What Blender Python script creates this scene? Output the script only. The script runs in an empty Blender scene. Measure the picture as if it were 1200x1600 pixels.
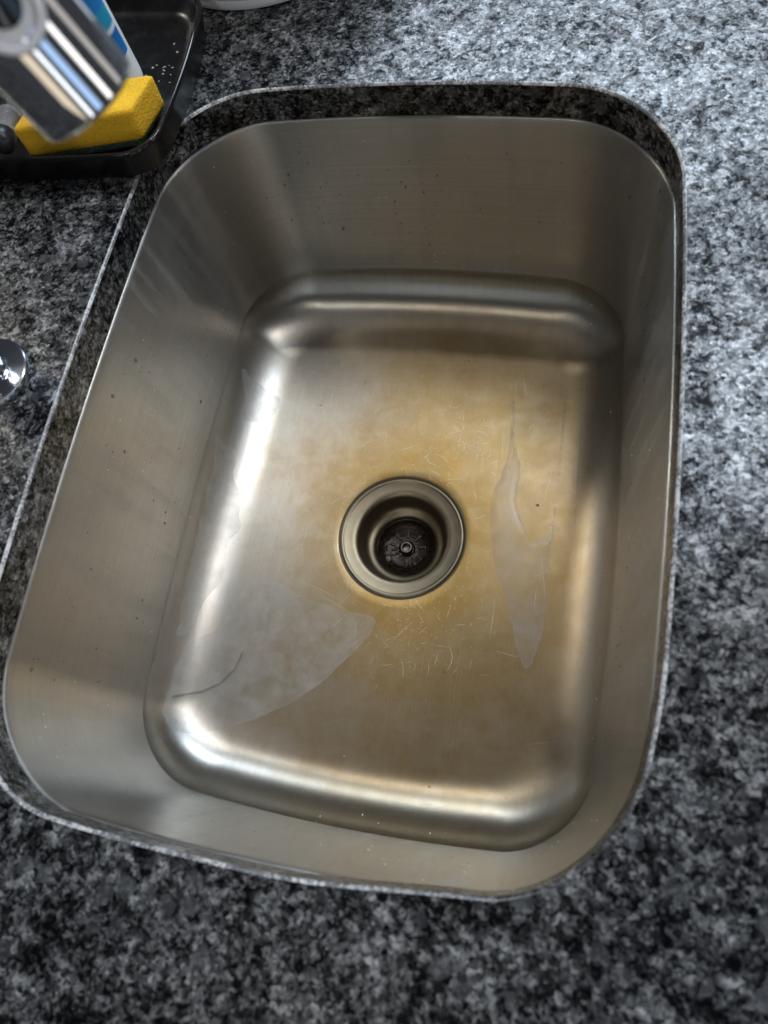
import bpy, bmesh, math, random
import numpy as np
from mathutils import Vector, Matrix, noise as mnoise
from mathutils.bvhtree import BVHTree
from mathutils.geometry import delaunay_2d_cdt

random.seed(7)
rng = np.random.default_rng(7)
S = bpy.context.scene
COL = S.collection
MM = 0.001

# ------------------------------------------------------------------ camera
cam_d = bpy.data.cameras.new("camera")
cam = bpy.data.objects.new("camera", cam_d)
COL.objects.link(cam)
cam.location = (0.12248, -0.19311, 0.38046)
cam.rotation_euler = (0.3487, 0.1640, 0.1688)
cam_d.sensor_fit = 'VERTICAL'
cam_d.sensor_height = 32.0
cam_d.lens = 1136.0 / 1600.0 * 32.0
cam_d.clip_start = 0.01
cam_d.clip_end = 50
cam_d.dof.use_dof = True
cam_d.dof.focus_distance = 0.60
cam_d.dof.aperture_fstop = 5.8
S.camera = cam

# ------------------------------------------------------------------ room light
W = bpy.data.worlds.new("World")
S.world = W
W.use_nodes = True
bg = W.node_tree.nodes["Background"]
bg.inputs[0].default_value = (0.80, 0.86, 1.0, 1)
bg.inputs[1].default_value = 0.045
S.view_settings.view_transform = 'Standard'
S.view_settings.look = 'None'
S.view_settings.exposure = 0.2
S.view_settings.gamma = 1.0


def lamp(name, direction, dist, size, power, color, target=(0, 0, -0.1), sy=None):
    l = bpy.data.lights.new(name, 'AREA')
    l.energy = power
    l.color = color
    l.size = size
    if sy:
        l.shape = 'RECTANGLE'
        l.size_y = sy
    o = bpy.data.objects.new(name, l)
    COL.objects.link(o)
    d = Vector(direction).normalized()
    t = Vector(target)
    o.location = t + d * dist
    o.rotation_euler = d.to_track_quat('Z', 'Y').to_euler()
    return o


lamp("ceiling_lamp_near_window", (-0.02, 0.39, 0.92), 1.9, 0.06, 3.2, (1.0, 0.98, 0.95))
lamp("window_daylight", (0.06, 0.78, 0.63), 2.1, 1.3, 20, (0.72, 0.85, 1.0), sy=0.5)
lamp("skylight", (0.30, 0.45, 0.84), 2.2, 0.55, 14.0, (0.74, 0.86, 1.0))
lamp("ceiling_lamp_over_room", (-0.14, -0.58, 0.80), 1.9, 0.06, 2.3, (1.0, 0.96, 0.88))
lamp("ceiling_fill", (-0.10, 0.06, 0.99), 2.0, 1.5, 1.9, (1.0, 0.97, 0.93))  # added fill panel for ceiling bounce, raises the sink floor evenly
lamp("ceiling_lamp_side", (0.58, 0.22, 0.78), 1.9, 0.22, 5.0, (1.0, 0.98, 0.97))
lamp("ceiling_lamp_far_side", (-0.78, 0.30, 0.55), 1.9, 0.14, 4.8, (1.0, 0.95, 0.86))
# added light panels at eye level, invented so the chrome has streaks to mirror
for nm, az, w, rad, c in (("streak_panel_warm", (0.30, -0.95), 0.65, 0.8, (1.0, 0.84, 0.62)), ("streak_panel_thin", (0.60, -0.80), 0.22, 2.2, (0.92, 0.96, 1.0)),
                          ("streak_panel_blue", (0.83, -0.56), 0.55, 1.0, (0.45, 0.66, 1.0)), ("streak_panel_white", (0.99, -0.08), 0.40, 1.8, (1.0, 0.97, 0.92)),
                          ("streak_panel_beige", (0.86, 0.50), 0.50, 0.5, (1.0, 0.93, 0.85))):
    lamp(nm, (az[0], az[1], 0.07), 2.4, w, rad * math.pi * w * 1.7, c, sy=1.7)


# ------------------------------------------------------------------ helpers
def tag(o, label=None, cat=None, kind=None, group=None):
    if label: o["label"] = label
    if cat: o["category"] = cat
    if kind: o["kind"] = kind
    if group: o["group"] = group
    return o


def link(name, me, mat=None, parent=None):
    o = bpy.data.objects.new(name, me)
    COL.objects.link(o)
    if mat is not None and len(me.materials) == 0:
        me.materials.append(mat)
    if parent is not None:
        o.parent = parent
    return o


def empty(name, loc=(0, 0, 0)):
    o = bpy.data.objects.new(name, None)
    COL.objects.link(o)
    o.location = loc
    o.empty_display_size = 0.02
    return o


def mesh(name, verts, faces, smooth=True, angle=40):
    me = bpy.data.meshes.new(name)
    me.from_pydata([tuple(v) for v in verts], [], faces)
    me.update()
    if smooth:
        me.polygons.foreach_set("use_smooth", [True] * len(me.polygons))
        if angle < 180:
            me.set_sharp_from_angle(angle=math.radians(angle))
    return me


def bm_mesh(name, bm, smooth=True, angle=40):
    me = bpy.data.meshes.new(name)
    bm.normal_update()
    bm.to_mesh(me)
    bm.free()
    if smooth:
        me.polygons.foreach_set("use_smooth", [True] * len(me.polygons))
        me.set_sharp_from_angle(angle=math.radians(angle))
    return me


def lathe(profile, n=64, close_top=False, close_bot=False):
    """profile: list of (r, z) -> verts, faces"""
    V, F = [], []
    for r, z in profile:
        for k in range(n):
            a = 2 * math.pi * k / n
            V.append((r * math.cos(a), r * math.sin(a), z))
    for i in range(len(profile) - 1):
        for k in range(n):
            k2 = (k + 1) % n
            F.append((i * n + k, i * n + k2, (i + 1) * n + k2, (i + 1) * n + k))
    if close_bot:
        F.append(tuple(reversed(range(n))))
    if close_top:
        b = (len(profile) - 1) * n
        F.append(tuple(range(b, b + n)))
    return V, F


def tube(path, radius, n=24):
    """swept circle along a polyline of Vectors (radius may be list)"""
    P = [Vector(p) for p in path]
    V, F = [], []
    up = Vector((0.13, 0.97, 0.21))
    for i, p in enumerate(P):
        t = (P[min(i + 1, len(P) - 1)] - P[max(i - 1, 0)]).normalized()
        a = up.cross(t).normalized()
        b = t.cross(a).normalized()
        r = radius[i] if isinstance(radius, (list, tuple)) else radius
        for k in range(n):
            c = 2 * math.pi * k / n
            V.append(p + (a * math.cos(c) + b * math.sin(c)) * r)
    for i in range(len(P) - 1):
        for k in range(n):
            k2 = (k + 1) % n
            F.append((i * n + k, i * n + k2, (i + 1) * n + k2, (i + 1) * n + k))
    F.append(tuple(reversed(range(n))))
    F.append(tuple(range((len(P) - 1) * n, len(P) * n)))
    return V, F


# ------------------------------------------------------------------ node helpers
class NT:
    def __init__(self, name):
        self.m = bpy.data.materials.new(name)
        self.m.use_nodes = True
        self.t = self.m.node_tree
        self.b = self.t.nodes["Principled BSDF"]
        self.out = self.t.nodes["Material Output"]

    def n(self, typ, **kw):
        nd = self.t.nodes.new(typ)
        ins = kw.pop("ins", {})
        for k, v in kw.items():
            setattr(nd, k, v)
        for k, v in ins.items():
            if hasattr(v, "is_output") or isinstance(v, bpy.types.NodeSocket):
                self.t.links.new(v, nd.inputs[k])
            else:
                nd.inputs[k].default_value = v
        return nd

    def l(self, a, b):
        self.t.links.new(a, b)

    def obj(self):
        return self.n("ShaderNodeTexCoord").outputs["Object"]

    def noise(self, vec, scale, detail=4, rough=0.55, dist=0.0):
        return self.n("ShaderNodeTexNoise", ins={"Vector": vec, "Scale": scale, "Detail": detail, "Roughness": rough, "Distortion": dist}).outputs[0]

    def ramp(self, fac, stops, interp='LINEAR'):
        r = self.n("ShaderNodeValToRGB")
        r.color_ramp.interpolation = interp
        els = r.color_ramp.elements
        while len(els) < len(stops):
            els.new(0.5)
        for e, (p, c) in zip(els, stops):
            e.position = p
            e.color = (c[0], c[1], c[2], 1) if isinstance(c, (tuple, list)) else (c, c, c, 1)
        self.l(fac, r.inputs[0])
        return r.outputs[0]

    def math(self, op, a, b=0.0, c=None, clamp=False):
        nd = self.n("ShaderNodeMath", operation=op, use_clamp=clamp)
        for i, v in enumerate((a, b) if c is None else (a, b, c)):
            if isinstance(v, (int, float)):
                nd.inputs[i].default_value = v
            else:
                self.l(v, nd.inputs[i])
        return nd.outputs[0]

    def mix(self, fac, a, b, mode='MIX'):
        nd = self.n("ShaderNodeMix", data_type='RGBA', blend_type=mode)
        for i, v in ((0, fac), (6, a), (7, b)):
            if isinstance(v, (int, float)):
                nd.inputs[i].default_value = v
            elif isinstance(v, (tuple, list)):
                nd.inputs[i].default_value = (*v[:3], 1)
            else:
                self.l(v, nd.inputs[i])
        return nd.outputs[2]

    def scale(self, vec, s):
        return self.n("ShaderNodeVectorMath", operation='MULTIPLY', ins={0: vec, 1: s}).outputs[0]

    def bump(self, h, strength, dist):
        return self.n("ShaderNodeBump", ins={"Height": h, "Strength": strength, "Distance": dist}).outputs[0]

    def set(self, **kw):
        for k, v in kw.items():
            i = self.b.inputs[k.replace("_", " ")]
            if isinstance(v, (int, float)):
                i.default_value = v
            elif isinstance(v, (tuple, list)):
                i.default_value = (*v, 1) if len(v) == 3 and i.type == 'RGBA' else v
            else:
                self.l(v, i)


def simple(name, color, rough=0.5, metal=0.0, **kw):
    t = NT(name)
    t.set(Base_Color=color, Roughness=rough, Metallic=metal, **kw)
    return t.m


# ------------------------------------------------------------------ materials
def granite_nodes(t):
    o = t.obj()
    warp = t.n("ShaderNodeVectorMath", operation='ADD', ins={
        0: o, 1: t.scale(t.n("ShaderNodeTexNoise", ins={"Vector": o, "Scale": 260.0, "Detail": 3.0}).outputs[1], (0.004, 0.004, 0.004))}).outputs[0]
    fine = t.n("ShaderNodeTexVoronoi", ins={"Vector": warp, "Scale": 520.0})
    mid = t.n("ShaderNodeTexVoronoi", ins={"Vector": warp, "Scale": 270.0})
    big = t.n("ShaderNodeTexVoronoi", ins={"Vector": warp, "Scale": 88.0})
    sep = lambda c: t.n("ShaderNodeSeparateColor", ins={0: c})
    f, m, b = sep(fine.outputs["Color"]), sep(mid.outputs["Color"]), sep(big.outputs["Color"])
    cloud = t.noise(o, 38.0, 4, 0.6)
    cloud2 = t.noise(o, 105.0, 3, 0.65)
    # value = fine cell + regional bias
    v = t.math('ADD', t.math('MULTIPLY', f.outputs[0], 0.34),
               t.math('ADD', t.math('MULTIPLY', m.outputs[0], 0.26), t.math('MULTIPLY', t.math('ADD', cloud, cloud2), 0.72)))
    v = t.math('SUBTRACT', v, 0.505)
    col = t.ramp(v, [(0.30, (0.003, 0.003, 0.004)), (0.44, (0.012, 0.0128, 0.0135)), (0.58, (0.050, 0.052, 0.054)),
                     (0.74, (0.145, 0.148, 0.152)), (0.98, (0.38, 0.38, 0.39))])
    # smooth grey feldspar crystals
    big_m = t.math('MULTIPLY', t.math('GREATER_THAN', b.outputs[0], 0.80), t.math('LESS_THAN', t.math('ADD', big.outputs["Distance"], t.math('MULTIPLY', t.math('SUBTRACT', cloud2, 0.5), 0.5)), 0.42))
    crystal = t.mix(t.math('MULTIPLY', f.outputs[1], 0.35), t.mix(b.outputs[1], (0.040, 0.042, 0.046), (0.105, 0.108, 0.115)), (0.03, 0.03, 0.035))
    col = t.mix(t.math('MULTIPLY', big_m, 0.5), col, crystal)
    rough = t.math('ADD', 0.17, t.math('MULTIPLY', f.outputs[2], 0.14))
    return o, col, rough, f, v


def make_granite():
    t = NT("polished_granite")
    o, col, rough, f, v = granite_nodes(t)
    h = t.math('ADD', t.math('MULTIPLY', f.outputs[1], 0.5), t.noise(o, 900.0, 2))
    t.set(Base_Color=col, Roughness=rough, Specular_IOR_Level=t.ramp(v, [(0.28, 0.04), (0.50, 0.35), (0.80, 1.0)]),
          Normal=t.bump(h, 0.18, 0.0006))
    return t.m


def make_edge():
    t = NT("limescale_glint_edge")
    o, col, rough, f, v = granite_nodes(t)
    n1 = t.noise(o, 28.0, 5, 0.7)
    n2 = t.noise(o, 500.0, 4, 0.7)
    mask = t.ramp(t.math('ADD', t.math('MULTIPLY', n1, 0.65), t.math('MULTIPLY', n2, 0.5)), [(0.55, 0.0), (0.66, 1.0)])  # limescale at left and front; at right and back a painted highlight
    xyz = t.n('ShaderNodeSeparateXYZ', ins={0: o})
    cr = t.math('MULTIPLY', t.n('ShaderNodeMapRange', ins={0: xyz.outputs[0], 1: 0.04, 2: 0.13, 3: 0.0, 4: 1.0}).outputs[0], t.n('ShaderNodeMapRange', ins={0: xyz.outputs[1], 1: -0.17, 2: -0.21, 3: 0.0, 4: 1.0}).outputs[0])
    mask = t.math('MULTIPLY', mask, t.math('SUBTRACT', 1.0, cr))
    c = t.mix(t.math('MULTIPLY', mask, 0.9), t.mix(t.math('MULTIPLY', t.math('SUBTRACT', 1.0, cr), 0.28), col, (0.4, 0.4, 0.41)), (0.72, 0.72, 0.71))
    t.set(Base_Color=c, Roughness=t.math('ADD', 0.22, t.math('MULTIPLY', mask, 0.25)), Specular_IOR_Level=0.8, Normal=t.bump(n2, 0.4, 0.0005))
    return t.m


def make_steel(floor_stain=True, name="brushed_steel"):
    t = NT(name)
    uv = t.n("ShaderNodeUVMap", uv_map="UVMap").outputs[0]
    o = t.obj()
    st1 = t.noise(t.scale(uv, (18.0, 2600.0, 1.0)), 1.0, 3, 0.6)
    st2 = t.noise(t.scale(uv, (60.0, 5200.0, 1.0)), 1.0, 2, 0.5)
    st3 = t.noise(t.scale(uv, (6.0, 260.0, 1.0)), 1.0, 3, 0.5)
    st4 = t.noise(t.scale(uv, (170.0, 1500.0, 1.0)), 1.0, 2, 0.5)
    streak = t.math('ADD', t.math('MULTIPLY', st1, 0.4), t.math('ADD', t.math('MULTIPLY', st2, 0.4), t.math('MULTIPLY', st4, 0.5)))
    base = t.mix(st3, (0.43, 0.420, 0.395), (0.52, 0.510, 0.485))
    # hard water film and tea coloured stain on the floor, densest round the drain
    xyz = t.n("ShaderNodeSeparateXYZ", ins={0: o})
    dx = t.math('DIVIDE', t.math('SUBTRACT', xyz.outputs[0], 0.05), 0.165)
    dy = t.math('DIVIDE', t.math('SUBTRACT', xyz.outputs[1], -0.03), 0.25)
    rad = t.math('SQRT', t.math('ADD', t.math('MULTIPLY', dx, dx), t.math('MULTIPLY', dy, dy)))
    n1 = t.noise(o, 9.0, 4, 0.5, 0.2)
    n2 = t.noise(o, 55.0, 5, 0.6, 0.4)
    fall = t.math('SUBTRACT', 1.12, rad)
    s = t.math('ADD', t.math('MULTIPLY', fall, 0.55), t.math('ADD', t.math('MULTIPLY', n1, 0.62), t.math('ADD', t.math('MULTIPLY', n2, 0.62), 0.03)))
    ex = t.math('SUBTRACT', xyz.outputs[0], 0.0017)
    ey = t.math('SUBTRACT', xyz.outputs[1], 0.004)
    rd = t.math('SQRT', t.math('ADD', t.math('MULTIPLY', ex, ex), t.math('MULTIPLY', ey, ey)))
    halo = t.n("ShaderNodeMapRange", interpolation_type='SMOOTHSTEP', ins={0: rd, 1: 0.060, 2: 0.112, 3: 1.0, 4: 0.0}).outputs[0]
    s = t.math('ADD', t.math('SUBTRACT', s, 0.005), t.math('MULTIPLY', halo, t.math('MULTIPLY', n2, 0.26)))
    mask = t.ramp(t.math('MULTIPLY', s, 0.6), [(0.20, 0.0), (0.42, 0.34), (0.58, 0.74), (0.76, 0.96)])
    cove = t.n('ShaderNodeMapRange', ins={0: xyz.outputs[2], 1: -0.196, 2: -0.204, 3: 0.0, 4: 1.0}).outputs[0]
    low = t.n("ShaderNodeMapRange", ins={0: xyz.outputs[2], 1: -0.218, 2: -0.242, 3: 0.0, 4: 1.0}).outputs[0]
    mask = t.math('MULTIPLY', mask, low)
    side = t.n("ShaderNodeMapRange", ins={0: t.math('ADD', xyz.outputs[0], t.math('MULTIPLY', n1, 0.06)), 1: -0.10, 2: 0.02, 3: 0.15, 4: 1.0}).outputs[0]  # tint thinned at left, painting the grey of the highlight there
    base = t.mix(t.math('MULTIPLY', t.math('MULTIPLY', low, side), 0.72), base, (0.36, 0.28, 0.165))
    base = t.mix(mask, base, t.mix(n2, (0.32, 0.19, 0.042), (0.25, 0.16, 0.055)))
    # faint warm cast over the whole floor and lower cove, dull soap residue in clouds
    res = t.ramp(t.noise(o, 22.0, 6, 0.65, 0.8), [(0.40, 0.0), (0.75, 0.25)])
    base = t.mix(res, base, (0.42, 0.36, 0.28))
    # fine pitting specks
    st5 = t.noise(t.scale(uv, (2.5, 1100.0, 1.0)), 1.0, 2, 0.6)
    base = t.mix(t.math('MULTIPLY', t.ramp(st5, [(0.62, 0.0), (0.72, 0.30)]), t.math('MULTIPLY_ADD', cove, -0.75, 1.0)), base, (0.78, 0.77, 0.74))
    base = t.mix(t.math('MULTIPLY', t.ramp(st5, [(0.30, 0.22), (0.40, 0.0)]), t.math('MULTIPLY_ADD', cove, -0.75, 1.0)), base, (0.20, 0.18, 0.15))
    drip = t.math('MULTIPLY', t.math('SUBTRACT', 1.0, cove), t.ramp(t.noise(t.scale(uv, (55.0, 7.0, 1.0)), 1.0, 5, 0.6), [(0.48, 0.0), (0.70, 1.0)]))
    base = t.mix(t.math('MULTIPLY', drip, 0.25), base, (0.36, 0.32, 0.26))
    pit = t.n("ShaderNodeTexVoronoi", ins={"Vector": o, "Scale": 260.0})
    pr = t.n("ShaderNodeSeparateColor", ins={0: pit.outputs["Color"]}).outputs[0]
    pm = t.math('MULTIPLY', t.math('GREATER_THAN', pr, 0.93), t.math('LESS_THAN', pit.outputs["Distance"], 0.10))
    base = t.mix(t.math('MULTIPLY', pm, 0.7), base, (0.10, 0.075, 0.05))
    base = t.mix(t.ramp(st4, [(0.30, 0.0), (0.42, 1.0)]), t.mix(0.16, base, (0.10, 0.085, 0.06)), base)
    base = t.mix(t.ramp(st2, [(0.60, 0.0), (0.78, 0.16)]), base, (0.75, 0.73, 0.70))
    rough = t.math('ADD', 0.28, t.math('ADD', t.math('MULTIPLY', st1, 0.10), t.math('MULTIPLY', mask, 0.10)))
    rough = t.math('ADD', rough, t.math('ADD', t.math('MULTIPLY', res, 0.2), t.math('MULTIPLY', drip, 0.10)))
    rough = t.math('SUBTRACT', rough, t.math('MULTIPLY', t.n('ShaderNodeMapRange', ins={0: xyz.outputs[2], 1: -0.197, 2: -0.210, 3: 0.0, 4: 1.0}).outputs[0], 0.025))
    t.set(Base_Color=base, Metallic=1.0, Roughness=rough, Normal=t.bump(streak, 0.30, 0.0004),
          Anisotropic=t.math('MULTIPLY_ADD', cove, -0.14, 0.76), Anisotropic_Rotation=0.25, Tangent=t.n('ShaderNodeTangent', direction_type='UV_MAP', uv_map='UVMap').outputs[0])
    return t.m


GRANITE = make_granite()
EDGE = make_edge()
STEEL = make_steel()
CHROME = simple("chrome", (0.82, 0.83, 0.85), 0.04, 1.0)
t = NT("drain_steel")
_o = t.obj()
t.set(Base_Color=t.mix(t.noise(_o, 90.0, 4), (0.22, 0.175, 0.115), (0.31, 0.26, 0.18)), Metallic=1.0,
      Roughness=t.math('ADD', 0.36, t.math('MULTIPLY', t.noise(_o, 160.0, 4), 0.14)))
DRAIN = t.m
t = NT("grimy_strainer")
_o = t.obj()
t.set(Base_Color=t.mix(t.ramp(t.noise(_o, 260.0, 5, 0.7), [(0.4, 0.0), (0.65, 1.0)]), (0.006, 0.005, 0.004), (0.045, 0.028, 0.015)),
      Metallic=0.5, Roughness=0.28, Normal=t.bump(t.noise(_o, 500.0, 4), 0.5, 0.001))
GRIME = t.m
GAP = simple("dark_sealant", (0.045, 0.03, 0.014), 0.4, 0.4)


# ------------------------------------------------------------------ sink geometry
HX, HY, RC, BX, BY = 185.49, 247.71, 73.74, 8.36, 11.50     # mm: granite opening
ZS = -28.1
CX, CY = 1.73, -4.96
NSEG = 26


def outline(off, r, n=NSEG):
    hx, hy = HX + off, HY + off
    pts = []
    for k, (sx, sy) in enumerate([(1, 1), (-1, 1), (-1, -1), (1, -1)]):
        a = np.linspace(0, np.pi / 2, n) + k * np.pi / 2
        pts.append(np.stack([sx * (hx - r) + r * np.cos(a), sy * (hy - r) + r * np.sin(a)], 1))
        nx, ny = [(-1, 1), (-1, -1), (1, -1), (1, 1)][k]
        p0 = pts[-1][-1]
        t1 = (k + 1) * np.pi / 2
        p1 = np.array([nx * (hx - r) + r * np.cos(t1), ny * (hy - r) + r * np.sin(t1)])
        s = np.linspace(0, 1, n)[1:-1, None]
        pts.append(p0 + (p1 - p0) * s)
    P = np.concatenate(pts)
    u = P[:, 0] / hx
    v = P[:, 1] / hy
    return np.stack([P[:, 0] + np.sign(u) * u ** 2 * BX * (1 - v * v), P[:, 1] + np.sign(v) * v ** 2 * BY * (1 - u * u)], 1)


def ring3(P, z):
    return np.concatenate([P, np.full((len(P), 1), z)], 1) if np.isscalar(z) else np.concatenate([P, np.asarray(z)[:, None]], 1)


def loft(rings):
    """rings of equal count, closed -> verts(m), faces; faces wound so that outer->inner rings face up"""
    n = len(rings[0])
    V = np.concatenate(rings) * MM
    F = []
    for i in range(len(rings) - 1):
        for k in range(n):
            k2 = (k + 1) % n
            F.append((i * n + k, i * n + k2, (i + 1) * n + k2, (i + 1) * n + k))
    return V, F


# ---- countertop: slab with the rounded cut-out
def rect_ring(P, x0, x1, y0, y1):
    Q = []
    for x, y in P:
        s = min((x1 / x) if x > 1e-6 else (x0 / x) if x < -1e-6 else 1e9,
                (y1 / y) if y > 1e-6 else (y0 / y) if y < -1e-6 else 1e9)
        Q.append((x * s, y * s))
    Q = np.array(Q)
    for c in ((x0, y0), (x0, y1), (x1, y0), (x1, y1)):
        Q[((Q - np.array(c)) ** 2).sum(1).argmin()] = c
    return Q


def stone(off, r):
    """cut-out in the stone: the saw cut runs a few mm tighter round the near right corner than the steel below"""
    P = outline(off, r)
    sm = lambda a, b, x: (lambda q: q * q * (3 - 2 * q))(np.clip((x - a) / (b - a), 0, 1))
    w = sm(10, 110, P[:, 0]) * sm(-130, -205, P[:, 1])
    g = np.stack([np.sign(P[:, 0]) * np.abs(P[:, 0] / HX) ** 5, np.sign(P[:, 1]) * np.abs(P[:, 1] / HY) ** 5], 1)
    g /= np.linalg.norm(g, axis=1)[:, None] + 1e-9
    return P - g * (5.0 * w)[:, None]


inner_top = stone(0.0, RC)
outer = rect_ring(inner_top, -620, 640, -480, 640)
edge_in = stone(-1.9, RC - 1.9)
rings = [ring3(outer, -30.0), ring3(outer, -1.5), ring3(outer * 0.998, 0.0)]
for s in (0.6, 0.3, 0.1, 0.03):
    rings.append(ring3(inner_top + (outer - inner_top) * s, 0.0))
rings.append(ring3(inner_top, 0.0))
V1, F1 = loft(rings)
wall_rings = [ring3(edge_in, -1.7), ring3(stone(-1.7, RC - 1.7), -10), ring3(stone(-1.3, RC - 1.3), -20), ring3(stone(-0.9, RC - 0.9), -28.0),
              ring3(outline(30, RC + 10), -28.02), ring3(outer, -30.0)]
V2, F2 = loft(wall_rings)
n1 = len(V1)
me = mesh("countertop", np.concatenate([V1, V2]), F1 + [tuple(i + n1 for i in f) for f in F2], True, 30)
counter = tag(link("countertop", me, GRANITE), "dark grey speckled polished granite countertop around the sink cutout", "countertop")

# eased edge of the cut-out, uneven, limescale plus a pale line painting its highlight
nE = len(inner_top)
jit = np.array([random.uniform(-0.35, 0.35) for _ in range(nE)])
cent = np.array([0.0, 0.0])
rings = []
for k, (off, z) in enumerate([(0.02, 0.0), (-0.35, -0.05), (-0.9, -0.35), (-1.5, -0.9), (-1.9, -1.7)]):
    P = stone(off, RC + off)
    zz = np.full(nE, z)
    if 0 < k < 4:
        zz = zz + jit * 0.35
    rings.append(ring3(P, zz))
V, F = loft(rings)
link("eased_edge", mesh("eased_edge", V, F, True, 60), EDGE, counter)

# ---- sink bowl
OC, RCR = -8.886, 58.57            # crease: offset, corner radius
ZC = -195.2
sink = empty("kitchen_sink", (0, 0, 0))
tag(sink, "brushed stainless steel undermount sink with golden stain around the drain", "sink")

prof = []                          # (ring, is_floor)
prof.append(ring3(outline(22, RC + 8), ZS - 1.6))
prof.append(ring3(outline(22, RC + 8), ZS - 0.2))
prof.append(ring3(outline(-0.6, RC - 0.8), ZS - 0.2))
prof.append(ring3(outline(-1.6, RC - 1.8), ZS - 0.5))
prof.append(ring3(outline(-2.2, RC - 2.4), ZS - 1.3))
prof.append(ring3(outline(-2.5, RC - 2.8), ZS - 2.6))
for s in np.linspace(0.05, 1, 12):
    prof.append(ring3(outline(-2.5 + (OC + 2.5) * s, RC - 2.8 + (RCR - RC + 2.8) * s), ZS - 2.6 + (ZC - ZS + 2.6) * s))
prof.append(ring3(outline(OC - 0.1, RCR), ZC - 0.5))
crease_n = len(prof) - 1
RA, RB = 47.0, 45.6
NC = 20
for k in range(0, NC + 1):
    th = math.radians(1.5 + 88.5 * k / NC)
    inset = RA * (1 - math.cos(th))
    z = ZC - 0.8 - RB * math.sin(th)
    r = RCR - (RCR - 30) * (k / NC) ** 1.3
    prof.append(ring3(outline(OC + 0.15 - inset, r), z))
wall_n = len(prof)
P_in = prof[-1][:, :2]
z_in = prof[-1][0, 2]
ang = np.arctan2(P_in[:, 1] - CY, P_in[:, 0] - CX)
circ = np.stack([CX + 60 * np.cos(ang), CY + 60 * np.sin(ang)], 1)
for s in np.linspace(0, 1, 20)[1:]:
    z = z_in + (-244.6 - z_in) * (s)
    prof.append(ring3(P_in + (circ - P_in) * s, z))
for r, z in ((58.8, -244.9), (58.0, -245.6), (57.6, -247.5), (44, -248.0), (43, -252)):
    prof.append(ring3(np.stack([CX + r * np.cos(ang), CY + r * np.sin(ang)], 1), z))
V, F = loft(prof)
me = mesh("bowl", V, F, True, 35)
uvl = me.uv_layers.new(name="UVMap")
N = len(P_in)
# perimeter/profile coordinates
per = np.concatenate([[0], np.cumsum(np.linalg.norm(np.diff(np.vstack([prof[10][:, :2], prof[10][:1, :2]]), axis=0), axis=1))])
vlen = [0.0]
for a, b in zip(prof[:-1], prof[1:]):
    vlen.append(vlen[-1] + float(np.linalg.norm(a[N // 8] - b[N // 8])))
uvs = np.zeros((len(me.loops), 2))
for p in me.polygons:
    i0 = p.vertices[0] // N
    for li, vi in zip(p.loop_indices, p.vertices):
        ri, k = divmod(vi, N)
        if i0 >= crease_n:
            uvs[li] = (V[vi][1], V[vi][0])
        else:
            kk = k
            if k == 0 and any((q % N) == N - 1 for q in p.vertices):
                kk = N
            uvs[li] = (per[kk] * MM, vlen[ri] * MM)
uvl.data.foreach_set("uv", uvs.ravel())
bowl = link("bowl", me, STEEL, sink)
BVH = BVHTree.FromPolygons([Vector(v) for v in V], F)

# ---- drain
fl = [(57.0, -246.5), (57.3, -245.4), (56.8, -244.4), (55.6, -243.9), (54.4, -244.1), (53.6, -244.8), (52.6, -245.2), (46.5, -245.9),
      (44.0, -246.3), (42.2, -247.2), (41.0, -248.8), (40.4, -251.0)]
V, F = lathe([(r * MM, z * MM) for r, z in fl], 96)
flange = link("drain_flange", mesh("drain_flange", V, F, True, 60), DRAIN, sink)
flange.location = (CX * MM, CY * MM, 0)
cup = [(40.4, -251.0), (39.6, -258), (38.6, -264), (37.4, -268), (35.6, -270.5), (33.6, -271.6), (31.6, -272.4), (30.0, -273.6), (29.0, -275.5), (28.6, -278), (28.4, -290)]
V, F = lathe([(r * MM, z * MM) for r, z in cup], 96, close_top=False)
link("drain_cup", mesh("drain_cup", V, F, True, 60), DRAIN, flange)
bw = [(28.6, -276.6), (27.6, -275.0), (26.6, -275.6), (25.6, -277.4), (24.0, -281), (20.5, -283), (19.6, -282.3), (18.8, -283.0), (12, -284.2), (8.0, -284.0), (7.4, -282.6), (6.6, -284.0), (0.01, -284.3)]
V, F = lathe([(r * MM, z * MM) for r, z in bw], 72)
link("strainer_basket", mesh("strainer_basket", V, F, True, 50), GRIME, flange)
kp = [(5.8, -284.4), (5.8, -279.0), (5.2, -278.2), (4.2, -278.2), (3.5, -279.2), (3.3, -283.5), (0.01, -283.6)]
V, F = lathe([(r * MM, z * MM) for r, z in kp], 32)
link("strainer_post", mesh("strainer_post", V, F, True, 50), simple("dull_post_steel", (0.16, 0.14, 0.12), 0.3, 1.0), flange)
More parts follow.
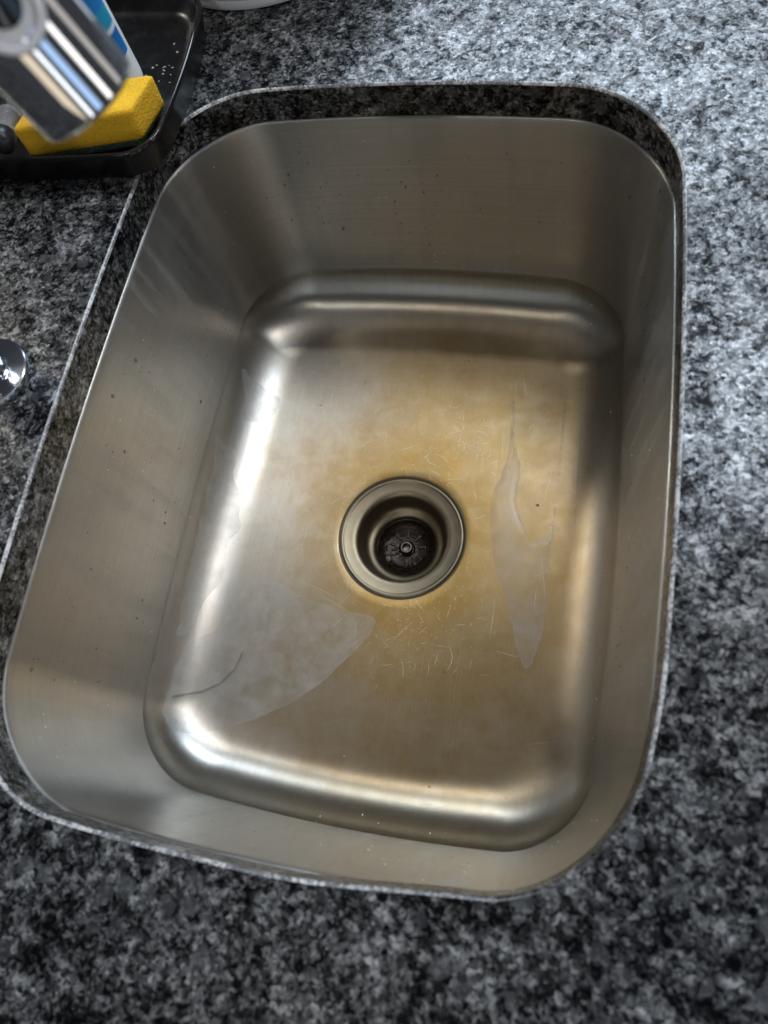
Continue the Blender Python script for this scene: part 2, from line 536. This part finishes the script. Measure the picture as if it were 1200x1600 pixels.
# ribs of the basket and gunk lying in it
bm = bmesh.new()
for k in range(9):
    a = 2 * math.pi * k / 9 + 0.2
    m = Matrix.Translation((14.5 * MM * math.cos(a), 14.5 * MM * math.sin(a), -283.2 * MM)) @ Matrix.Rotation(a, 4, 'Z') @ Matrix.Diagonal((8 * MM, 1.6 * MM, 1.0 * MM, 1))
    bmesh.ops.create_cube(bm, size=1.0, matrix=m)
link("strainer_ribs", bm_mesh("strainer_ribs", bm, False), GRIME, flange)
t = NT("food_debris")
_o = t.obj()
t.set(Base_Color=t.mix(t.noise(_o, 400.0, 4), (0.02, 0.013, 0.008), (0.11, 0.07, 0.035)), Roughness=0.4)
bm = bmesh.new()
for k in range(14):
    a = random.uniform(2.6, 5.4) if k < 18 else random.uniform(0, 6.28)
    r = random.uniform(8, 22)
    s = random.uniform(0.8, 2.4)
    m = Matrix.Translation((r * MM * math.cos(a), r * MM * math.sin(a), -282.6 * MM)) @ Matrix.Rotation(random.uniform(0, 6), 4, 'Z') @ Matrix.Diagonal((s * 1.5 * MM, s * MM, 0.9 * MM, 1))
    bmesh.ops.create_icosphere(bm, subdivisions=1, radius=1.0, matrix=m)
for v in bm.verts:
    v.co += Vector((random.uniform(-1, 1), random.uniform(-1, 1), random.uniform(-1, 1))) * 0.3 * MM
tag(link("food_debris", bm_mesh("food_debris", bm), t.m, flange), kind="stuff")
# dark ring of old sealant round the flange
V, F = lathe([(r * MM, z * MM) for r, z in ((58.9, -244.9), (58.2, -244.75), (57.2, -245.1), (56.8, -246.0))], 96)
link("sealant_ring", mesh("sealant_ring", V, F), GAP, flange)


# ------------------------------------------------------------------ things lying on the bowl surface
def drop_on(x, y, lift=0.35):
    h = BVH.ray_cast(Vector((x * MM, y * MM, -0.05)), Vector((0, 0, -1)))
    if h[0] is None:
        return None
    return h[0] + h[1] * (lift * MM) * (1 if h[1].z > 0 else -1)


# scratches: fine bright curved strokes
t = NT("scratch_metal")
t.set(Base_Color=(0.66, 0.60, 0.50), Metallic=1.0, Roughness=0.4)
SCR = t.m


def strokes(name, items, mat, parent, seg=6):
    V, F = [], []
    for (x, y, a, L, curv, w) in items:
        pts = []
        ang_ = a
        px, py = x, y
        for i in range(seg + 1):
            pts.append((px, py, ang_))
            px += math.cos(ang_) * L / seg
            py += math.sin(ang_) * L / seg
            ang_ += curv / seg
        base = len(V)
        ok = True
        tmp = []
        for i, (qx, qy, qa) in enumerate(pts):
            if math.hypot(qx - CX, qy - CY) < 60:
                ok = False
                break
            ww = w * math.sin(math.pi * (0.12 + 0.76 * i / seg))
            for sg in (-1, 1):
                p = drop_on(qx - math.sin(qa) * ww * sg, qy + math.cos(qa) * ww * sg, 0.12)
                if p is None:
                    ok = False
                    break
                tmp.append(p)
            if not ok:
                break
        if not ok:
            continue
        V += tmp
        for i in range(seg):
            F.append((base + 2 * i, base + 2 * i + 2, base + 2 * i + 3, base + 2 * i + 1))
    return tag(link(name, mesh(name, V, F, True, 180), mat, parent), kind="stuff")


items = []
for _ in range(520):
    z = random.random()
    if z < 0.42:      # behind the drain
        x, y = random.gauss(5, 42), random.gauss(92, 26)
    elif z < 0.72:    # in front of the drain
        x, y = random.gauss(20, 45), random.gauss(-85, 26)
    else:
        a = random.uniform(0, 6.283)
        r = random.gauss(72, 12)
        x, y = CX + r * math.cos(a), CY + r * math.sin(a)
    L = random.choice((1, 1.5, 2, 2, 3, 3, 4, 6, 9, 15)) * random.uniform(0.6, 1.2)
    items.append((x, y, random.uniform(0, 6.283), L, random.gauss(0, 0.45), random.uniform(0.05, 0.12)))
for _ in range(32):
    items.append((random.uniform(-125, 135), random.uniform(-190, 150), random.choice((1.57, 1.57, random.uniform(0, 3.1))) + random.gauss(0, 0.2), random.uniform(6, 40), random.gauss(0, 0.06), random.uniform(0.04, 0.08)))
for x, y, a, L, c, w in ((-62, -2, 0.7, 26, 0.1, 0.14), (-88, -58, -0.18, 48, -0.25, 0.12), (-60, -70, -0.3, 30, -0.2, 0.12), (60, -118, 1.1, 22, 1.3, .14),
                         (10, -100, 1.0, 24, -0.2, 0.13), (-30, -112, 0.6, 20, 0.4, .12), (35, 70, 2.2, 18, 1.0, 0.15), (-20, 78, 0.2, 26, 0.5, 0.15)):
    items.append((x, y, a, L, c, w))
strokes("scratches", items, SCR, sink)

# water film: thin sheets with a raised rim
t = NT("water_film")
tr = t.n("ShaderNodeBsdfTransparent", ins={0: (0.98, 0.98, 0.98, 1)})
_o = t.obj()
t.set(Base_Color=(0.70, 0.68, 0.64), Roughness=0.2, Specular_IOR_Level=0.6)  # pale colour paints the film's reflected sheen, along with its residue
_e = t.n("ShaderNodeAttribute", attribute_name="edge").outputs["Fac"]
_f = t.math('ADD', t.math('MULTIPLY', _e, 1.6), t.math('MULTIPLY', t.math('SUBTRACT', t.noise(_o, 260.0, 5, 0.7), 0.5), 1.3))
_f = t.math('MULTIPLY', t.ramp(_f, [(0.10, 0.0), (0.28, 1.0)]), t.math('ADD', t.math('MULTIPLY', t.ramp(t.noise(_o, 45.0, 6, 0.7), [(0.32, 0.04), (0.68, 0.32)]), 0.85), t.math('MULTIPLY', t.ramp(_f, [(0.12, 0.0), (0.22, 1.0), (0.40, 0.0)]), 0.24)))  # last ramp paints a bright glint along the film's edge
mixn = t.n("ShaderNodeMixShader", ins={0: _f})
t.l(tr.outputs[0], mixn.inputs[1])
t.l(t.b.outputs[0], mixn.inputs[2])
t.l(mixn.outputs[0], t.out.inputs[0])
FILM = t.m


def smooth_poly(pts, it=2, jitter=0.5):
    P = [Vector(p) for p in pts]
    for k in range(it):
        Q = []
        for i in range(len(P)):
            a, b = P[i], P[(i + 1) % len(P)]
            Q += [a * 0.78 + b * 0.22, a * 0.22 + b * 0.78]
        P = Q
    # resample
    out = []
    for i in range(len(P)):
        a, b = P[i], P[(i + 1) % len(P)]
        n = max(1, int((b - a).length / 1.2))
        for j in range(n):
            out.append(a + (b - a) * (j / n))
    res = []
    for p in out:
        q = Vector((p.x * 0.075, p.y * 0.075, 3.1))
        w = mnoise.noise_vector(q) * 2.6 + mnoise.noise_vector(q * 3.7) * 1.1
        res.append(p + Vector((w.x, w.y)) * min(1.0, jitter * 1.2) + Vector((random.uniform(-1, 1), random.uniform(-1, 1))) * 0.25)
    return res


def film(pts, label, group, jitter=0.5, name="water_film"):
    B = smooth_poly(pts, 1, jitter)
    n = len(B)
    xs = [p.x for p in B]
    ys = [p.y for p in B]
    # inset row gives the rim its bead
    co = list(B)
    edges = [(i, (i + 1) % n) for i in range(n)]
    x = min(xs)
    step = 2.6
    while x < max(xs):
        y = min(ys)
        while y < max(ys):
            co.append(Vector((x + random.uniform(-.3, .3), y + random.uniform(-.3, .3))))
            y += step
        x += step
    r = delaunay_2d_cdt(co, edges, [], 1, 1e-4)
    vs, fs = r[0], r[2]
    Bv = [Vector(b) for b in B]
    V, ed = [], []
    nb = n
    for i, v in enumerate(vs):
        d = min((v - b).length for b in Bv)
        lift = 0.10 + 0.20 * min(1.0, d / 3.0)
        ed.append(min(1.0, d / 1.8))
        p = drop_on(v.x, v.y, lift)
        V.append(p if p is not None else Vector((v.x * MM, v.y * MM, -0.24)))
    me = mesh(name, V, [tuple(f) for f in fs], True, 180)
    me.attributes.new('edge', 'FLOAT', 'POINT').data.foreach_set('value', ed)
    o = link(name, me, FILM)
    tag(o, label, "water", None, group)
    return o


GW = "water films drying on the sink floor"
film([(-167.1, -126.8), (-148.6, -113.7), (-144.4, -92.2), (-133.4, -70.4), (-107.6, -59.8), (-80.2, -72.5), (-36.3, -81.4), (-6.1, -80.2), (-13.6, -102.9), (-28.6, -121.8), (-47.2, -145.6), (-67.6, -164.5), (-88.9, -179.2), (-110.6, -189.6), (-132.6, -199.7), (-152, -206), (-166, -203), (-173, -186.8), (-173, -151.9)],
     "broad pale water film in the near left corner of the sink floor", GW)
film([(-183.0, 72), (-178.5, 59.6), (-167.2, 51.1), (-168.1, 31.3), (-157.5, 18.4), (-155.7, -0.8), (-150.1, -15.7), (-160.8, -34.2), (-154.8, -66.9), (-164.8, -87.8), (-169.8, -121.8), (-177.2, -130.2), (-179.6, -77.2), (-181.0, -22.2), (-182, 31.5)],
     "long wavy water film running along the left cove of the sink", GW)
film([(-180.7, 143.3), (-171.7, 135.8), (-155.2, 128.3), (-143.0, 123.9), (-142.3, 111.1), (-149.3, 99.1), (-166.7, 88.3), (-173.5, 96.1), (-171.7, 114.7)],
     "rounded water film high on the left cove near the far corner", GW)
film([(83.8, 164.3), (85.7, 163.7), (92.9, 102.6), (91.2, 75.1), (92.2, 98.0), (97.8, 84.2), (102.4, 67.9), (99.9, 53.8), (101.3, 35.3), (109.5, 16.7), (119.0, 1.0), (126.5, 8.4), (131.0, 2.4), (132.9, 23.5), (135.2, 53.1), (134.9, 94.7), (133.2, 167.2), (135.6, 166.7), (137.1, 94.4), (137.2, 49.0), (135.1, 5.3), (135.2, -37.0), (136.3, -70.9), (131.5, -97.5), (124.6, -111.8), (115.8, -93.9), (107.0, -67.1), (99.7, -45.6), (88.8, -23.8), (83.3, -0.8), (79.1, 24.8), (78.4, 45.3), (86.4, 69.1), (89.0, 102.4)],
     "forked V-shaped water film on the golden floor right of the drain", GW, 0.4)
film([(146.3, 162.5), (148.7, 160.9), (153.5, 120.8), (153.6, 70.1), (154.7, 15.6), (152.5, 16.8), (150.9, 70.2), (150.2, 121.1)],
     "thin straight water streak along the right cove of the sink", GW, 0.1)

t = NT("clear_water")
t.set(Base_Color=(0.45, 0.42, 0.38), Roughness=0.04, IOR=1.33, Transmission_Weight=0.75, Specular_IOR_Level=0.9, Alpha=0.85)
WATER = t.m
path = []
for x, y in ((-169.7, -177.6), (-161.3, -173.3), (-149.9, -168.8), (-135.8, -159.1), (-126.2, -145.7), (-122.7, -132.7), (-121.4, -125.6)):
    path.append(drop_on(x, y, 0.15))
pts = []
for a, b in zip(path[:-1], path[1:]):
    for s in (0, 0.33, 0.66):
        pts.append(a.lerp(b, s))
V, F = tube(pts, [(1.0 + 0.3 * math.sin(i * 1.3)) * MM for i in range(len(pts))], 8)
t = NT("murky_water")
t.set(Base_Color=(0.12, 0.10, 0.08), Roughness=0.15)
mx = t.n("ShaderNodeMixShader", ins={0: 0.28})
t.l(t.n("ShaderNodeBsdfTransparent").outputs[0], mx.inputs[1])
t.l(t.b.outputs[0], mx.inputs[2])
t.l(mx.outputs[0], t.out.inputs[0])
DARKW = t.m
tag(link("water_rivulet", mesh("water_rivulet", V, F), DARKW), "thin curved dark rivulet of water in the near left corner", "water")

# droplets and specks on the walls
oct_V = []
bm = bmesh.new()


def droplet(P, nrm, s, down):
    q = nrm.to_track_quat('Z', 'Y').to_matrix().to_4x4()
    loc = q.inverted() @ down
    a = math.atan2(loc.y, loc.x)
    m = Matrix.Translation(P) @ q @ Matrix.Rotation(a, 4, 'Z') @ Matrix.Diagonal((s * 1.25, s * 0.85, s * 0.45, 1))
    bmesh.ops.create_icosphere(bm, subdivisions=1, radius=1.0, matrix=m)


def wall_point(x, y, z):
    """point on the wall at height z in the horizontal direction of (x, y)"""
    d = Vector((x, y, 0)).normalized()
    h = BVH.ray_cast(Vector((0, 0, z * MM)), d)
    return h[0], (h[1] if h[1].dot(d) < 0 else -h[1])


for (n, fx, fz, sz) in (
        (75, lambda: (-1, random.uniform(-1.0, 1.15)), lambda: random.uniform(-185, -50), (0.7, 1.5)),
        (60, lambda: (random.gauss(-0.32, 0.25), 1.2), lambda: random.gauss(-110, 22), (0.7, 1.6)),
        (26, lambda: (random.uniform(-0.2, 0.7), 1.2), lambda: random.uniform(-170, -60), (0.6, 1.2)),
        (50, lambda: (1, random.gauss(0.9, 0.25)), lambda: random.gauss(-125, 26), (0.7, 1.5)),
        (46, lambda: (1, random.uniform(-0.9, 0.6)), lambda: random.gauss(-150, 20), (0.6, 1.2)),
        (40, lambda: (random.uniform(-0.9, 0.5), -1.2), lambda: random.gauss(-130, 30), (0.5, 0.9))):
    for _ in range(int(n * 1.5)):
        dx, dy = fx()
        z = max(-188, min(-40, fz()))
        P, nn = wall_point(dx, dy, z)
        if P is None:
            continue
        droplet(P, nn, sz[0] * MM * min(2.8, random.lognormvariate(-0.05, 0.5)), Vector((0, 0, -1)))
for x, y, s in ((-15.3, -200.9, 2.0), (58.6, -212, 0.9), (57.1, -120.2, 1.0), (119.8, 37.3, 1.6), (-100, 120, 1.0), (40, 180, 0.8), (-60, 150, 0.9)):
    P = drop_on(x, y, 0.0)
    droplet(P, Vector((0, 0, 1)), s * MM, Vector((1, 0, 0)))
tag(link("water_droplets", bm_mesh("water_droplets", bm, True, 180), WATER), "small water droplets clinging to the steel sink walls", "droplets", "stuff")
# white specks painted in as tiny glints on the walls
bm = bmesh.new()
for _ in range(190):
    a = random.uniform(0, 6.283)
    P, nn = wall_point(math.cos(a), 1.25 * math.sin(a), random.uniform(-225, -45))
    if P is not None:
        droplet(P, nn, random.uniform(0.3, 0.8) * MM, Vector((0, 0, -1)))
tag(link("glint_specks", bm_mesh("glint_specks", bm, True, 180), simple("glint_white", (0.8, 0.79, 0.76), 0.5)), "tiny white painted glints dotted over the steel walls", "specks", "stuff")


# ------------------------------------------------------------------ black tray
def rrect(x0, x1, y0, y1, r, n=14, bow=0.0):
    cx, cy, hx, hy = (x0 + x1) / 2, (y0 + y1) / 2, (x1 - x0) / 2, (y1 - y0) / 2
    pts = []
    for k, (sx, sy) in enumerate([(1, 1), (-1, 1), (-1, -1), (1, -1)]):
        for i in range(n):
            a = math.pi / 2 * (k + i / (n - 1))
            pts.append([sx * (hx - r) + r * math.cos(a), sy * (hy - r) + r * math.sin(a)])
        a0 = math.pi / 2 * (k + 1)
        nx, ny = [(-1, 1), (-1, -1), (1, -1), (1, 1)][k]
        p0 = np.array(pts[-1])
        p1 = np.array([nx * (hx - r) + r * math.cos(a0), ny * (hy - r) + r * math.sin(a0)])
        for s in np.linspace(0, 1, 8)[1:-1]:
            pts.append(list(p0 + (p1 - p0) * s))
    P = np.array(pts)
    u, v = P[:, 0] / hx, P[:, 1] / hy
    P[:, 0] += np.sign(u) * u * u * bow * (1 - v * v)
    P[:, 1] += np.sign(v) * v * v * bow * (1 - u * u)
    return P + np.array([cx, cy])


t = NT("black_plastic")
_o = t.obj()
t.set(Base_Color=t.mix(t.ramp(t.noise(_o, 120, 5, 0.7), [(0.5, 0.0), (0.8, 1.0)]), (0.005, 0.005, 0.0055), (0.018, 0.018, 0.017)),
      Roughness=t.math('ADD', 0.2, t.math('MULTIPLY', t.noise(_o, 60, 4), 0.2)), Normal=t.bump(t.noise(_o, 1400, 2), 0.1, 0.0003))
BLACK = t.m
tray = empty("black_tray", (0, 0, 0))
tag(tray, "shallow black plastic tray holding the sponge and the bottle", "tray")
X0, X1, Y0, Y1, R, BW = -420, -166, 167, 327, 22, 6
lv = [(-13, 0.2, -4), (-9, 0.2, -3), (-5.0, 2.0, -2), (-1.2, 18, 0), (0.0, 22.5, 0), (0.3, 24.0, 0), (-0.6, 25.2, 0), (-2.0, 25.4, 0), (-3.2, 24.6, -1), (-5, 22, -2), (-9, 15.6, -4), (-12, 13.2, -5), (-18, 12.4, -8)]
rings = []
for off, z, dr in lv:
    rings.append(ring3(rrect(X0 - off, X1 + off, Y0 - off, Y1 + off, R + off * 0.4, bow=BW), z))
V, F = loft(rings)
nb = len(rings[0])
F.append(tuple(reversed(range(nb))))
F.append(tuple(range(len(V) - nb, len(V))))
link("tray_body", mesh("tray_body", V, F, True, 50), BLACK, tray)
lip = []
for off, z in ((0.35, 23.6), (0.2, 25.6), (-0.9, 26.3), (-2.1, 26.0), (-3.0, 25.0)):
    lip.append(ring3(rrect(X0 - off, X1 + off, Y0 - off, Y1 + off, R + off * 0.4, bow=BW), z))
V, F = loft(lip)
link("tray_rim", mesh("tray_rim", V, F, True, 60), simple("glossy_black_rim", (0.008, 0.008, 0.0085), 0.14), tray)
# crumbs of soap in the tray
bm = bmesh.new()
for _ in range(16):
    x, y = random.gauss(-190, 6), random.gauss(262, 14)
    s = random.uniform(0.4, 1.3) * MM
    bmesh.ops.create_icosphere(bm, subdivisions=1, radius=1.0, matrix=Matrix.Translation((x * MM, y * MM, 12.6 * MM)) @ Matrix.Diagonal((s, s * random.uniform(.5, 1.3), s * .5, 1)))
tag(link("soap_crumbs", bm_mesh("soap_crumbs", bm), simple("soap_crumb", (0.30, 0.29, 0.27), 0.6)), "pale crumbs scattered on the black tray floor", "crumbs", "stuff")

# ------------------------------------------------------------------ sponge
t = NT("yellow_foam")
_o = t.obj()
pv = t.n("ShaderNodeTexVoronoi", ins={"Vector": _o, "Scale": 520.0})
pv2 = t.n("ShaderNodeTexVoronoi", ins={"Vector": _o, "Scale": 1100.0})
hh = t.math('ADD', pv.outputs["Distance"], t.math('MULTIPLY', pv2.outputs["Distance"], 0.6))
t.set(Base_Color=t.mix(t.ramp(hh, [(0.25, 0.0), (0.7, 1.0)]), (0.66, 0.29, 0.008), (0.90, 0.52, 0.022)), Roughness=0.9,
      Subsurface_Weight=0.15, Subsurface_Radius=(0.004, 0.002, 0.0005), Normal=t.bump(hh, 0.45, 0.0008))
FOAM = t.m
t = NT("green_scourer")
_o = t.obj()
nn = t.noise(_o, 700, 4, 0.7)
t.set(Base_Color=t.mix(t.ramp(nn, [(0.35, 0.0), (0.7, 1.0)]), (0.006, 0.018, 0.014), (0.09, 0.16, 0.13)), Roughness=0.9, Normal=t.bump(nn, 1.0, 0.002))
SCOUR = t.m


def soft_box(sx, sy, sz, bev, sub=8, rough=0.0):
    bm = bmesh.new()
    bmesh.ops.create_cube(bm, size=1.0, matrix=Matrix.Diagonal((sx, sy, sz, 1)))
    bmesh.ops.subdivide_edges(bm, edges=bm.edges[:], cuts=sub, use_grid_fill=True)
    for v in bm.verts:
        c = Vector((max(-sx / 2 + bev, min(sx / 2 - bev, v.co.x)), max(-sy / 2 + bev, min(sy / 2 - bev, v.co.y)), max(-sz / 2 + bev, min(sz / 2 - bev, v.co.z))))
        d = v.co - c
        if d.length > bev:
            v.co = c + d.normalized() * bev
        v.co += Vector((random.uniform(-1, 1), random.uniform(-1, 1), random.uniform(-1, 1))) * rough
    return bm


sponge = empty("sponge", (-0.2195, 0.1970, 0.0170))
tag(sponge, "yellow foam sponge with a dark green scouring pad lying in the tray", "sponge")
sponge.rotation_euler = (0, math.radians(-1), math.radians(9))
SHEAR = Matrix(((1, 0.42, 0.06, 0), (0, 1, 0.05, 0), (0, 0, 1, 0), (0, 0, 0, 1)))
bm = soft_box(0.090, 0.033, 0.0245, 0.0035, 16, 0.00006)
bm.transform(SHEAR @ Matrix.Translation((0, 0, 0.0117)))
link("foam_block", bm_mesh("foam_block", bm, True, 180), FOAM, sponge)
bm = soft_box(0.089, 0.0334, 0.0045, 0.0018, 16, 0.0004)
bm.transform(SHEAR @ Matrix.Translation((-0.002, -0.0003, -0.0015)))
link("scouring_pad", bm_mesh("scouring_pad", bm, True, 180), SCOUR, sponge)

# ------------------------------------------------------------------ bottle
bot = empty("soap_bottle", (-0.2205, 0.2405, 0.0125))
tag(bot, "white plastic bottle with a blue label standing in the tray", "bottle")
pf = [(14, 0.3), (19, 0), (22, 1.2), (24, 4.5), (24.4, 9), (24.4, 130), (23.5, 142), (20, 152), (15, 160), (12, 164), (12, 172), (0.01, 172)]
V, F = lathe([(r * MM, z * MM) for r, z in pf], 64, close_bot=True)
link("bottle_body", mesh("bottle_body", V, F, True, 60), simple("white_plastic", (0.86, 0.87, 0.88), 0.3, Subsurface_Weight=0.1), bot)
t = NT("blue_label")
_o = t.obj()
sx = t.n("ShaderNodeSeparateXYZ", ins={0: _o})
wv = t.math('ADD', t.math('MULTIPLY', sx.outputs[2], 26.0), t.math('MULTIPLY', sx.outputs[0], 14.0))
t.set(Base_Color=t.ramp(t.math('FRACT', wv), [(0.0, (0.02, 0.22, 0.55)), (0.55, (0.01, 0.14, 0.42)), (0.62, (0.75, 0.8, 0.85)), (0.70, (0.02, 0.30, 0.50))]), Roughness=0.3)
V, F = [], []
n = 40
for i in range(n + 1):
    a = math.radians(-190 + 202 * i / n)
    for z in (0.030, 0.05, 0.09, 0.125):
        V.append((0.0247 * math.cos(a), 0.0247 * math.sin(a), z))
for i in range(n):
    for j in range(3):
        F.append((i * 4 + j, i * 4 + 4 + j, i * 4 + 5 + j, i * 4 + 1 + j))
link("label", mesh("label", V, F), t.m, bot)
V, F = lathe([(r * MM, z * MM) for r, z in ((13, 165), (14.5, 166), (14.5, 184), (13.5, 186), (0.01, 186.5))], 40)
link("cap", mesh("cap", V, F, True, 50), simple("blue_cap", (0.02, 0.12, 0.4), 0.3), bot)

# ------------------------------------------------------------------ white tub behind the tray
tub = empty("plastic_tub", (-0.150, 0.4425, 0.0))
tag(tub, "round white plastic tub standing on the counter behind the tray", "tub")
pf = [(80, 2.0), (100, 0.2), (104, 0.0), (105.6, 0.8), (106, 2.2), (106, 5.2), (105.0, 6.4), (104.6, 7.2), (105.0, 8.0), (107, 12), (112, 60), (112.5, 62)]
V, F = lathe([(r * MM, z * MM) for r, z in pf], 128, close_bot=True)
link("tub_wall", mesh("tub_wall", V, F, True, 40), simple("white_tub_plastic", (0.74, 0.75, 0.76), 0.35), tub)
V, F = lathe([(r * MM, z * MM) for r, z in ((112.3, 61), (115, 61.5), (115.8, 63), (115.5, 70), (113.8, 71), (111.6, 70), (108, 66), (0.01, 65.5))], 128)
link("lid", mesh("lid", V, F, True, 40), simple("grey_lid_plastic", (0.55, 0.56, 0.58), 0.35), tub)

# ------------------------------------------------------------------ faucet
fau = empty("faucet", (-0.245, 0.001, 0.0))
tag(fau, "polished chrome kitchen faucet with its spray head hanging over the sink", "faucet")


def fl_(name, V, F, mat, parent=fau, ang=40):
    o = link(name, mesh(name, V, F, True, ang), mat, parent)
    return o


V, F = lathe([(r * MM, z * MM) for r, z in ((27.2, 0), (27.4, 0.8), (27.2, 3.2), (26.6, 4.6), (25.2, 5.3), (16, 6.6), (14.2, 7.4))], 96)
fl_("base_flange", V, F, simple("satin_chrome", (0.55, 0.57, 0.62), 0.16, 1.0))
V, F = lathe([(r * MM, z * MM) for r, z in ((14, 5), (14, 12), (15.5, 16), (20, 28), (22, 40), (22, 150), (21, 160), (14, 168))], 64, close_top=True)
fl_("column", V, F, CHROME)
axis = Vector((0.3398, -0.0797, -0.9371)).normalized()
E0 = Vector((-0.0377 + 0.245, -0.0060 - 0.001, 0.2181))       # centre of the spray-head end, local
top = E0 - axis * 0.105
P = [Vector((0, 0, 0.15)), Vector((0, 0, 0.30))]
for k in range(0, 21):
    s = k / 20
    p0, p1, p2, p3 = Vector((0, 0, 0.30)), Vector((0, 0, 0.45)), top - axis * 0.10, top
    P.append(p0 * (1 - s) ** 3 + p1 * 3 * s * (1 - s) ** 2 + p2 * 3 * s * s * (1 - s) + p3 * s ** 3)
V, F = tube(P, 0.0135, 28)
fl_("spout", V, F, CHROME)
q = (-axis).to_track_quat('Z', 'Y').to_matrix().to_4x4()
V, F = lathe([(r * MM, z * MM) for r, z in ((15.0, 1.6), (17.0, 0.3), (17.8, 0.0), (18.5, 0.7), (18.9, 2.0), (18.9, 70), (18.2, 84), (16, 98), (14.2, 106))], 96)
head = fl_("spray_head", V, F, CHROME)
head.matrix_local = Matrix.Translation(E0) @ q
V, F = lathe([(r * MM, z * MM) for r, z in ((15.2, 1.7), (12, 2.2), (0.01, 2.4))], 48)
link("nozzle_face", mesh("nozzle_face", V, F), simple("grey_nozzle", (0.08, 0.08, 0.085), 0.5), head)
# round push button on the side of the head
hitP = Vector((-0.0373 + 0.245, -0.0166 - 0.001, 0.2565))
ax_pt = E0 + axis * (hitP - E0).dot(axis)
nrm = (hitP - ax_pt).normalized()
surf = ax_pt + nrm * 0.0189
qb = Matrix.Translation(surf) @ nrm.to_track_quat('Z', 'Y').to_matrix().to_4x4()
V, F = lathe([(r * MM, z * MM) for r, z in ((10.8, -2.5), (10.8, 0.6), (10.3, 1.4), (9.4, 1.7), (8.5, 1.4), (8.1, 0.4), (8.0, -1.0))], 64)
ring = fl_("button_ring", V, F, simple("ring_reflection_white", (0.86, 0.87, 0.90), 0.22, 0.2))  # white colour stands in for the bright reflection on the ring
ring.matrix_local = qb
V, F = lathe([(r * MM, z * MM) for r, z in ((8.0, -0.6), (7.4, 0.0), (5, 0.3), (0.01, 0.4))], 48)
b_ = link("button", mesh("button", V, F), simple("button_lit_white", (0.82, 0.83, 0.86), 0.12), ring)  # white disc paints the brightly lit lower part of the recess
V, F = lathe([(r * MM, z * MM) for r, z in ((6.2, 0.1), (6.0, 0.9), (5.2, 1.2), (0.01, 1.3))], 48)
k_ = link("button_dot", mesh("button_dot", V, F), simple("glossy_black_dot", (0.012, 0.012, 0.014), 0.1), ring)
up_l = qb.to_3x3().inverted() @ (-axis)
k_.location = Vector((up_l.x, up_l.y, 0)).normalized() * 0.0022

# ------------------------------------------------------------------ brush lying at the edge of the tray
br = empty("dish_brush", (-0.2765, 0.1645, 0.0335))
tag(br, "black handled dish brush with a clear ribbed collar resting on the tray rim", "brush")
br.rotation_euler = (math.radians(-6), 0, math.radians(14))
V, F = lathe([(r * MM, z * MM) for r, z in ((0.01, 0), (5, 0.6), (8, 3), (9, 7), (8.4, 12), (7.6, 15))], 32)
rotm = Matrix.Rotation(math.radians(-90), 4, 'X')
o = link("handle_end", mesh("handle_end", V, F), simple("dark_rubber", (0.015, 0.016, 0.018), 0.35), br)
o.matrix_local = rotm
pf = []
for k in range(9):
    pf += [(7.4, 15 + k * 2.4), (8.2, 16 + k * 2.4), (8.2, 16.6 + k * 2.4)]
V, F = lathe([(r * MM, z * MM) for r, z in pf], 32)
t = NT("clear_ribbed_plastic")
t.set(Base_Color=(0.75, 0.77, 0.78), Roughness=0.1, Transmission_Weight=0.7, IOR=1.45)
o = link("ribbed_collar", mesh("ribbed_collar", V, F, True, 30), t.m, br)
o.matrix_local = rotm
V, F = lathe([(r * MM, z * MM) for r, z in ((7.2, 36), (6.5, 50), (6, 120), (5, 126), (0.01, 128))], 24)
o = link("handle", mesh("handle", V, F), simple("dark_handle_plastic", (0.02, 0.021, 0.023), 0.3), br)
o.matrix_local = rotm
